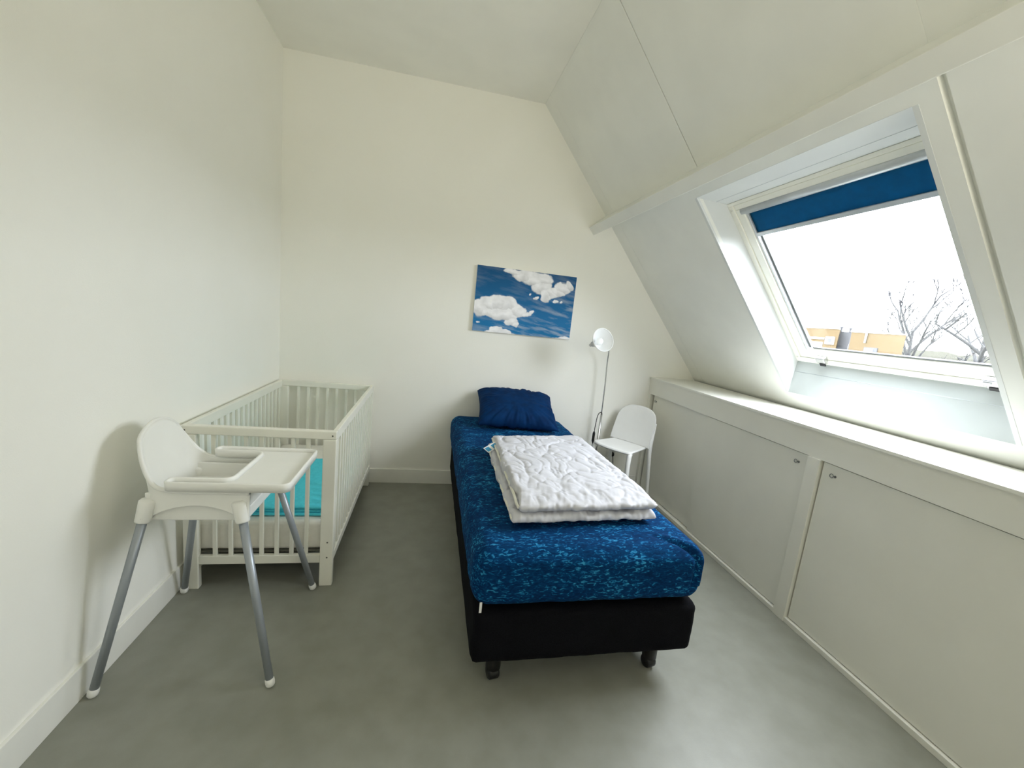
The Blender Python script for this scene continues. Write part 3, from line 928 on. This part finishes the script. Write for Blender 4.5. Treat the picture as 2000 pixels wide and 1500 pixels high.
quad(bm, tc_, tax, tay, 0.048, 0.022); tg = build('label_tag', bm, M['tagwhite'], dv)
tg['label'] = 'white care label with two blue printed squares'
nrm = tax.normalized().cross(tay)
if nrm.z < 0: nrm = -nrm
bm = BM(); quad(bm, tc_ + tax.normalized()*0.018 + nrm*0.0014, tax, tay, 0.017, 0.015, 0.0004); build('printed_square', bm, M['tagblue'], tg)
bm = BM(); quad(bm, tc_ - tax.normalized()*0.030 + nrm*0.0014, tax, tay, 0.014, 0.015, 0.0004); build('printed_square', bm, M['tagblue'], tg)

# ------------------------------------------------------------------ white plastic chair in the corner
ch = empty('side_chair', (2.70, 2.92, 0), 'white plastic chair standing in the corner between the bed and the cupboard', 'chair')
CB = Vector((0.835, 0.55, 0)).normalized(); CW = Vector((CB.y, -CB.x, 0))      # backwards, to the chair's own side nearer the camera
CO = Vector((2.615, 2.905, 0))
def CH(b, w, z): return CO + CB*b + CW*w + Vector((0, 0, z))
ZSE = 0.520
bm = BM()
NB, NW = 16, 28
def seat_pt(i, j, dz):
    b = -0.155 + 0.31*i/NB; w_ = -1 + 2*j/NW
    hw = 0.160 + 0.010*math.cos(math.pi*i/NB)
    # rounded front corners
    bb = b
    if i < 5: bb = b + (1 - math.sqrt(max(0, 1 - (abs(w_)**6)))) * 0.03 * (1 - i/5)
    z = ZSE - 0.014*math.cos(w_*math.pi/2)*math.sin(math.pi*min(1, (i+2)/NB)) - 0.012*(i/NB) - (0.010*(1 - i/3)**2 if i < 3 else 0)
    return CH(bb, w_*hw, z + dz)
gt = [[bm.verts.new(seat_pt(i, j, 0)) for j in range(NW+1)] for i in range(NB+1)]
for i in range(NB):
    for j in range(NW):
        f = bm.faces.new((gt[i][j], gt[i+1][j], gt[i+1][j+1], gt[i][j+1])); f.smooth = True
bmesh.ops.recalc_face_normals(bm, faces=bm.faces)
if bm.faces[0].normal.z if hasattr(bm.faces, 'ensure_lookup_table') and bm.faces.ensure_lookup_table() is None else 1 < 0:
    pass
bmesh.ops.solidify(bm, geom=list(bm.faces), thickness=0.016)
bmesh.ops.bevel(bm, geom=[e for e in bm.edges if e.is_manifold and e.calc_face_angle(0) > 1.0], offset=0.004, segments=2, affect='EDGES')
build('seat', bm, M['plasticw'], ch, True)
# backrest: a curved, round-topped shell
bm = BM()
NZ = 26
gt = []
for i in range(NZ+1):
    t = i/NZ
    row = []
    for j in range(NW+1):
        w_ = math.sin(math.pi/2 * (-1 + 2*j/NW))
        rise = 0.145 + 0.155 * max(0.0, 1 - abs(w_)**2.8) ** (1/2.8)
        h_ = rise * t / 0.300
        b = 0.150 + 0.075*h_ + 0.020*h_*h_ - 0.022*w_*w_*(1 - 0.5*h_)
        row.append(bm.verts.new(CH(b, w_*0.176*(1 - 0.03*h_), ZSE - 0.015 + rise*t)))
    gt.append(row)
for i in range(NZ):
    for j in range(NW):
        f = bm.faces.new((gt[i][j], gt[i+1][j], gt[i+1][j+1], gt[i][j+1])); f.smooth = True
bmesh.ops.recalc_face_normals(bm, faces=bm.faces)
bmesh.ops.solidify(bm, geom=list(bm.faces), thickness=0.011)
build('backrest', bm, M['plasticw'], ch, True)
for sgn in (-1, 1):
    bm = BM()
    tube(bm, smoothpath([CH(-0.05, sgn*0.150, ZSE-0.018), CH(-0.115, sgn*0.152, ZSE-0.026), CH(-0.140, sgn*0.158, ZSE-0.075), CH(-0.158, sgn*0.172, 0.25), CH(-0.172, sgn*0.182, 0.0)], 8),
         [0.012]*8 + [0.0185]*8 + [0.0185 - 0.004*k/15 for k in range(16)] + [0.0125], 12)
    build('leg', bm, M['plasticw'], ch)
    bm = BM()
    tube(bm, smoothpath([CH(0.205, sgn*0.166, 0.700), CH(0.168, sgn*0.172, 0.600), CH(0.150, sgn*0.172, 0.505), CH(0.165, sgn*0.178, 0.36), CH(0.222, sgn*0.185, 0.0)], 8),
         [0.006 + 0.011*k/15 for k in range(16)] + [0.017 - 0.005*k/16 for k in range(17)], 12)
    build('leg', bm, M['plasticw'], ch)

# ------------------------------------------------------------------ reading floor lamp
PLX, PLY = 2.520, 3.135
lp = empty('floor_lamp', (PLX, PLY, 0), 'slim chrome floor lamp with a small silver cone shade behind the white chair', 'lamp')
bm = BM(); lathe(bm, [(0, 0.0), (0.100, 0.0), (0.102, 0.006), (0.098, 0.016), (0.02, 0.022), (0.012, 0.03), (0, 0.03)], (PLX, PLY, 0), (0,0,1), 32); build('base', bm, M['silver'], lp)
bm = BM(); tube(bm, [(PLX, PLY, 0.025), (PLX, PLY, 0.70)], 0.0095, 14); build('lower_pole', bm, M['chrome'], lp)
bm = BM(); tube(bm, smoothpath([(PLX, PLY, 0.70), (PLX-0.006, PLY, 0.95), (PLX-0.016, PLY-0.004, 1.13), (PLX-0.030, PLY-0.035, 1.225), (PLX-0.085, PLY-0.110, 1.285), (PLX-0.185, PLY-0.230, 1.302)], 8), 0.0052, 10); build('upper_pole', bm, M['chrome'], lp)
sc_ = Vector((2.284, 2.840, 1.306))
sax = (EYE + Vector((1.7, 0.3, 0.8)) - sc_).normalized()
bm = BM(); lathe(bm, [(0.0, -0.085), (0.018, -0.085), (0.020, -0.080), (0.020, -0.052), (0.026, -0.048), (0.045, -0.02), (0.072, 0.03), (0.084, 0.052), (0.086, 0.053), (0.084, 0.050)], sc_, sax, 32)
shd = build('shade', bm, M['silver'], lp)
bm = BM(); lathe(bm, [(0.085, 0.0535), (0.0835, 0.051), (0.070, 0.029), (0.043, -0.018), (0.024, -0.045), (0, -0.046)], sc_, sax, 32); build('inner_reflector', bm, M['white'], shd)
bm = BM(); lathe(bm, [(0.0862, 0.047), (0.0885, 0.051), (0.088, 0.056), (0.085, 0.057), (0.083, 0.053)], sc_, sax, 32); build('rim', bm, M['white'], shd)
bm = BM(); lathe(bm, [(0.013, -0.045), (0.014, -0.03), (0.026, -0.005), (0.028, 0.008), (0.022, 0.024), (0.010, 0.032), (0, 0.033)], sc_, sax, 20); build('bulb', bm, M['white'], lp)
bm = BM(); lathe(bm, [(0, -0.014), (0.012, -0.012), (0.012, 0.012), (0, 0.014)], sc_ - sax*0.100, sax, 14); build('switch_knob', bm, M['silver'], lp)
bm = BM()
cpath = [(PLX, PLY-0.010, 0.700), (PLX-0.012, PLY-0.014, 0.715), (PLX-0.035, PLY-0.012, 0.690), (PLX-0.045, PLY-0.010, 0.60), (PLX-0.046, PLY-0.008, 0.50), (PLX-0.044, PLY, 0.36), (PLX-0.03, PLY+0.03, 0.12), (PLX+0.02, PLY+0.085, 0.03), (PLX+0.12, PLY+0.09, 0.025), (PLX+0.205, PLY+0.085, 0.09), (PLX+0.212, PLY+0.080, 0.20), (PLX+0.200, PLY+0.078, 0.29), (PLX+0.190, PLY+0.082, 0.318)]
tube(bm, smoothpath(cpath, 8), 0.0035, 8); build('power_cord', bm, M['black'], lp)
bm = BM(); tube(bm, [(PLX-0.047, PLY-0.009, 0.545), (PLX-0.047, PLY-0.008, 0.53), (PLX-0.047, PLY-0.007, 0.465), (PLX-0.046, PLY-0.006, 0.445)], [0.006, 0.011, 0.011, 0.006], 10); build('cord_switch', bm, M['black'], lp)
bm = BM(); lathe(bm, [(0, 0.0), (0.019, 0.0), (0.0195, 0.012), (0.014, 0.030), (0.008, 0.036), (0, 0.036)], (2.710, D-0.022, 0.325), (0,-1,-0.25), 18); build('plug', bm, M['black'], lp)
# wall socket it is plugged into
ws = empty('wall_socket', (2.710, D, 0.29), 'white wall socket low on the back wall behind the chair', 'socket')
bm = BM(); box(bm, (2.668, D-0.012, 0.285), (2.752, D-0.0002, 0.371), 0.004, 3); build('cover_plate', bm, M['plastic'], ws)
bm = BM(); lathe(bm, [(0.034, 0.0), (0.034, 0.010), (0.031, 0.011), (0.029, 0.004), (0.0, 0.004)], (2.710, D-0.012, 0.328), (0,-1,0), 24); build('socket_ring', bm, M['plastic'], ws)

# ------------------------------------------------------------------ outside the window
M['brick'] = mat('yellow_brick', (0.076, 0.055, 0.0265, 1), 0.9, nscale=0.6, col2=(0.068, 0.046, 0.021, 1), detail=8, spec=0.2)
M['slate'] = mat('grey_cladding', (0.045, 0.045, 0.05, 1), 0.8, nscale=2)
M['outwhite'] = mat('white_outdoor_paint', (0.25, 0.25, 0.245, 1), 0.6, nscale=4)
M['winpane'] = mat('pale_far_pane', (0.12, 0.16, 0.22, 1), 0.2, nscale=2)
M['bark'] = mat('pale_grey_bark', (0.022, 0.0215, 0.0225, 1), 0.9, nscale=3)
M['grass'] = mat('dull_winter_field', (0.045, 0.045, 0.034, 1), 0.95, nscale=0.02, col2=(0.027, 0.025, 0.02, 1))
M['hedge'] = mat('brown_winter_hedge', (0.075, 0.060, 0.050, 1), 0.95, nscale=1.5, col2=(0.062, 0.047, 0.04, 1), spec=0.1)
M['farwood'] = mat('pale_far_woodland', (0.072, 0.070, 0.055, 1), 0.95, nscale=0.2, col2=(0.064, 0.062, 0.05, 1), spec=0.1)
GZ = -6.0
bm = BM(); vs = [bm.verts.new(p) for p in ((4.5, -1500, GZ), (3000, -1500, GZ), (3000, 2500, GZ), (4.5, 2500, GZ))]; bm.faces.new(vs); struct('ground', bm, M['grass'])
bd = empty('brick_building', (24, 19, GZ), 'flat roofed yellow brick building seen outside through the roof window', 'building')
XB = 22.0
def skewed(y0, y1, z0, z1, out=0.0):
    # the house stands askew: its end walls run back along (7, 5.4)
    b = BM(); f0, f1 = (XB-out, y0), (XB-out, y1); k0, k1 = (XB+7, y0+5.4), (XB+7, y1+5.4)
    return hexa(b, [(*f0,z0), (*k0,z0), (*k1,z0), (*f1,z0), (*f0,z1), (*k0,z1), (*k1,z1), (*f1,z1)])
build('wing', skewed(18.06, 27, GZ, 2.585), M['brick'], bd)
build('wing', skewed(14.92, 17.42, GZ, 2.47), M['brick'], bd)
bm = BM(); hexa(bm, [(XB+0.5,17.43,GZ),(XB+6,21.0,GZ),(XB+6,23.0,GZ),(XB+0.5,18.6,GZ),(XB+0.5,17.43,2.50),(XB+6,21.0,2.50),(XB+6,23.0,2.50),(XB+0.5,18.6,2.50)]); build('recessed_wall', bm, M['slate'], bd)
bm = BM(); hexa(bm, [(XB+0.05,17.1,GZ),(XB-0.06,17.1,GZ),(XB-0.06,17.42,GZ),(XB+0.05,17.42,GZ),(XB+0.05,17.415,2.47),(XB-0.001,17.415,2.47),(XB-0.001,17.42,2.47),(XB+0.05,17.42,2.47)]); build('sloping_buttress', bm, M['slate'], bd)
for y0, y1, zt in ((18.04, 27, 2.585), (14.90, 17.44, 2.47)):
    build('roof_edge', skewed(y0, y1, zt, zt+0.05, 0.03), M['outwhite'], bd)
for pts_ in ([(XB+0.4,17.62,2.50),(XB+0.4,17.62,2.2),(XB+0.4,17.72,1.8),(XB+0.4,17.72,-4)],):
    bm = BM(); tube(bm, pts_, 0.045, 8); build('downpipe', bm, M['outwhite'], bd)
bm = BM(); tube(bm, [(XB-0.05,16.62,2.45),(XB-0.05,16.62,1.98)], 0.045, 8); build('downpipe', bm, M['outwhite'], bd)
bm = BM(); box(bm, (XB-0.05, 15.97, 0.4), (XB+0.02, 16.60, 1.78)); wf = build('window', bm, M['slate'], bd)
bm = BM(); box(bm, (XB-0.06, 16.15, 0.5), (XB-0.045, 16.56, 1.72)); build('pane', bm, M['winpane'], wf)
bm = BM(); box(bm, (XB-0.06, 18.22, 1.76), (XB+0.02, 18.72, 2.17)); wf = build('window', bm, M['outwhite'], bd)
bm = BM(); box(bm, (XB-0.07, 18.36, 1.87), (XB-0.055, 18.58, 2.06)); build('pane', bm, M['slate'], wf)
bm = BM(); box(bm, (XB-0.05, 18.80, 2.00), (XB+0.02, 19.9, 2.10)); build('lintel', bm, M['outwhite'], bd)
bm = BM(); box(bm, (XB-0.03, 18.85, 0.5), (XB+0.02, 19.6, 1.85)); build('white_panel', bm, M['outwhite'], bd)
for y, h_ in ((18.42, 0.27), (17.92, 0.22)):
    bm = BM(); lathe(bm, [(0.05, 0), (0.05, h_*0.7), (0.085, h_*0.75), (0.085, h_), (0, h_)], (XB+0.5, y, 2.5), (0,0,1), 10); build('roof_vent', bm, M['slate'], bd)
'''gr = empty('flat_roof_shed', (26, 12.5, GZ), 'low building with a flat grey roof edge beyond the window', 'building')
bm = BM(); box(bm, (24.6, 9.0, GZ), (30, 14.8, 1.60)); build('wall', bm, M['slate'], gr)
bm = BM(); box(bm, (24.5, 8.9, 1.60), (30.1, 14.85, 1.66)); build('roof_edge', bm, M['outwhite'], gr)'''

def tree(loc, height, trunk_r, spread, seed, name_label, upright, levels=5, low=0.45):
    rnd = random.Random(seed)
    root = empty('bare_tree', loc, name_label, 'tree')
    bt, bb = BM(), BM()
    def grow(b, p, d, length, r, lev):
        pts_, rad = [p.copy()], [r]
        q, dd = p.copy(), d.copy()
        n = 4
        for k in range(n):
            dd = (dd + Vector((rnd.uniform(-1,1), rnd.uniform(-1,1), rnd.uniform(-.3,.6)*upright)) * (0.16 if lev else 0.035)).normalized()
            q = q + dd * length / n
            pts_.append(q.copy()); rad.append(r * (1 - 0.55*(k+1)/n))
        tube(b, pts_, rad, 5 if lev else 8, caps=False)
        if lev >= levels: return
        kids = 3 if lev else 8
        for k in range(kids):
            t = rnd.uniform(0.35, 1.0) if lev else low + (1-low)*(k+1)/kids
            i = min(n-1, int(t*n)); f = t*n - i
            bp_ = pts_[i].lerp(pts_[i+1], min(1, f))
            az = rnd.uniform(0, 2*math.pi)
            side = Vector((math.cos(az), math.sin(az), 0))
            nd = (dd * (0.75*upright) + side * spread + Vector((0,0,0.25))).normalized()
            grow(bb, bp_, nd, length * rnd.uniform(0.42, 0.62) * (0.62 if lev == 0 else 1), max(0.024, r * 0.5), lev+1)
    grow(bt, Vector(loc), Vector((0.0, 0.02, 1)), height*0.86, trunk_r, 0)
    build('trunk', bt, M['bark'], root)
    o_ = build('branches', bb, M['bark'], root); o_['kind'] = 'stuff'
tree(Vector((30.0, 19.95, GZ)), 10.6, 0.17, 0.62, 5, 'slender bare tree right beside the brick building outside', 1.0, 4, 0.62)
tree(Vector((34.0, 18.9, GZ)), 10.8, 0.23, 0.95, 12, 'dense bare tree at the right edge of the window view', 0.8, 4, 0.5)
def row(name, x, y0, y1, ztop, depth, m, label, cat, seed, bumpy):
    b = BM(); n = 90
    A, B2, C_, D_ = [], [], [], []
    for k in range(n+1):
        y = y0 + (y1-y0)*k/n
        z = ztop + bumpy * fbm(y*0.15, seed, 0, 5)
        A.append(b.verts.new((x, y, GZ))); B2.append(b.verts.new((x + 0.2*bumpy*fbm(y*.4, seed, 3), y, z - bumpy*0.4)))
        C_.append(b.verts.new((x+depth*0.4, y, z))); D_.append(b.verts.new((x+depth, y, GZ)))
    for k in range(n):
        for P_, Q_ in ((A, B2), (B2, C_), (C_, D_)): b.faces.new((P_[k], P_[k+1], Q_[k+1], Q_[k]))
    b.faces.new((A[0], B2[0], C_[0], D_[0])); b.faces.new((A[-1], B2[-1], C_[-1], D_[-1]))
    o_ = build(name, b, m, None, False, origin=(x, (y0+y1)/2, GZ)); tag(o_, label, cat)
row('hedge', 44.0, 8, 40.0, 1.55, 4, M['hedge'], 'reddish brown winter hedge behind the dense bare tree outside', 'hedge', 3.0, 0.5)
row('tree_line', 150.0, 20, 160, 4.7, 20, M['farwood'], 'far pale line of trees on the horizon outside', 'trees', 8.0, 0.7)
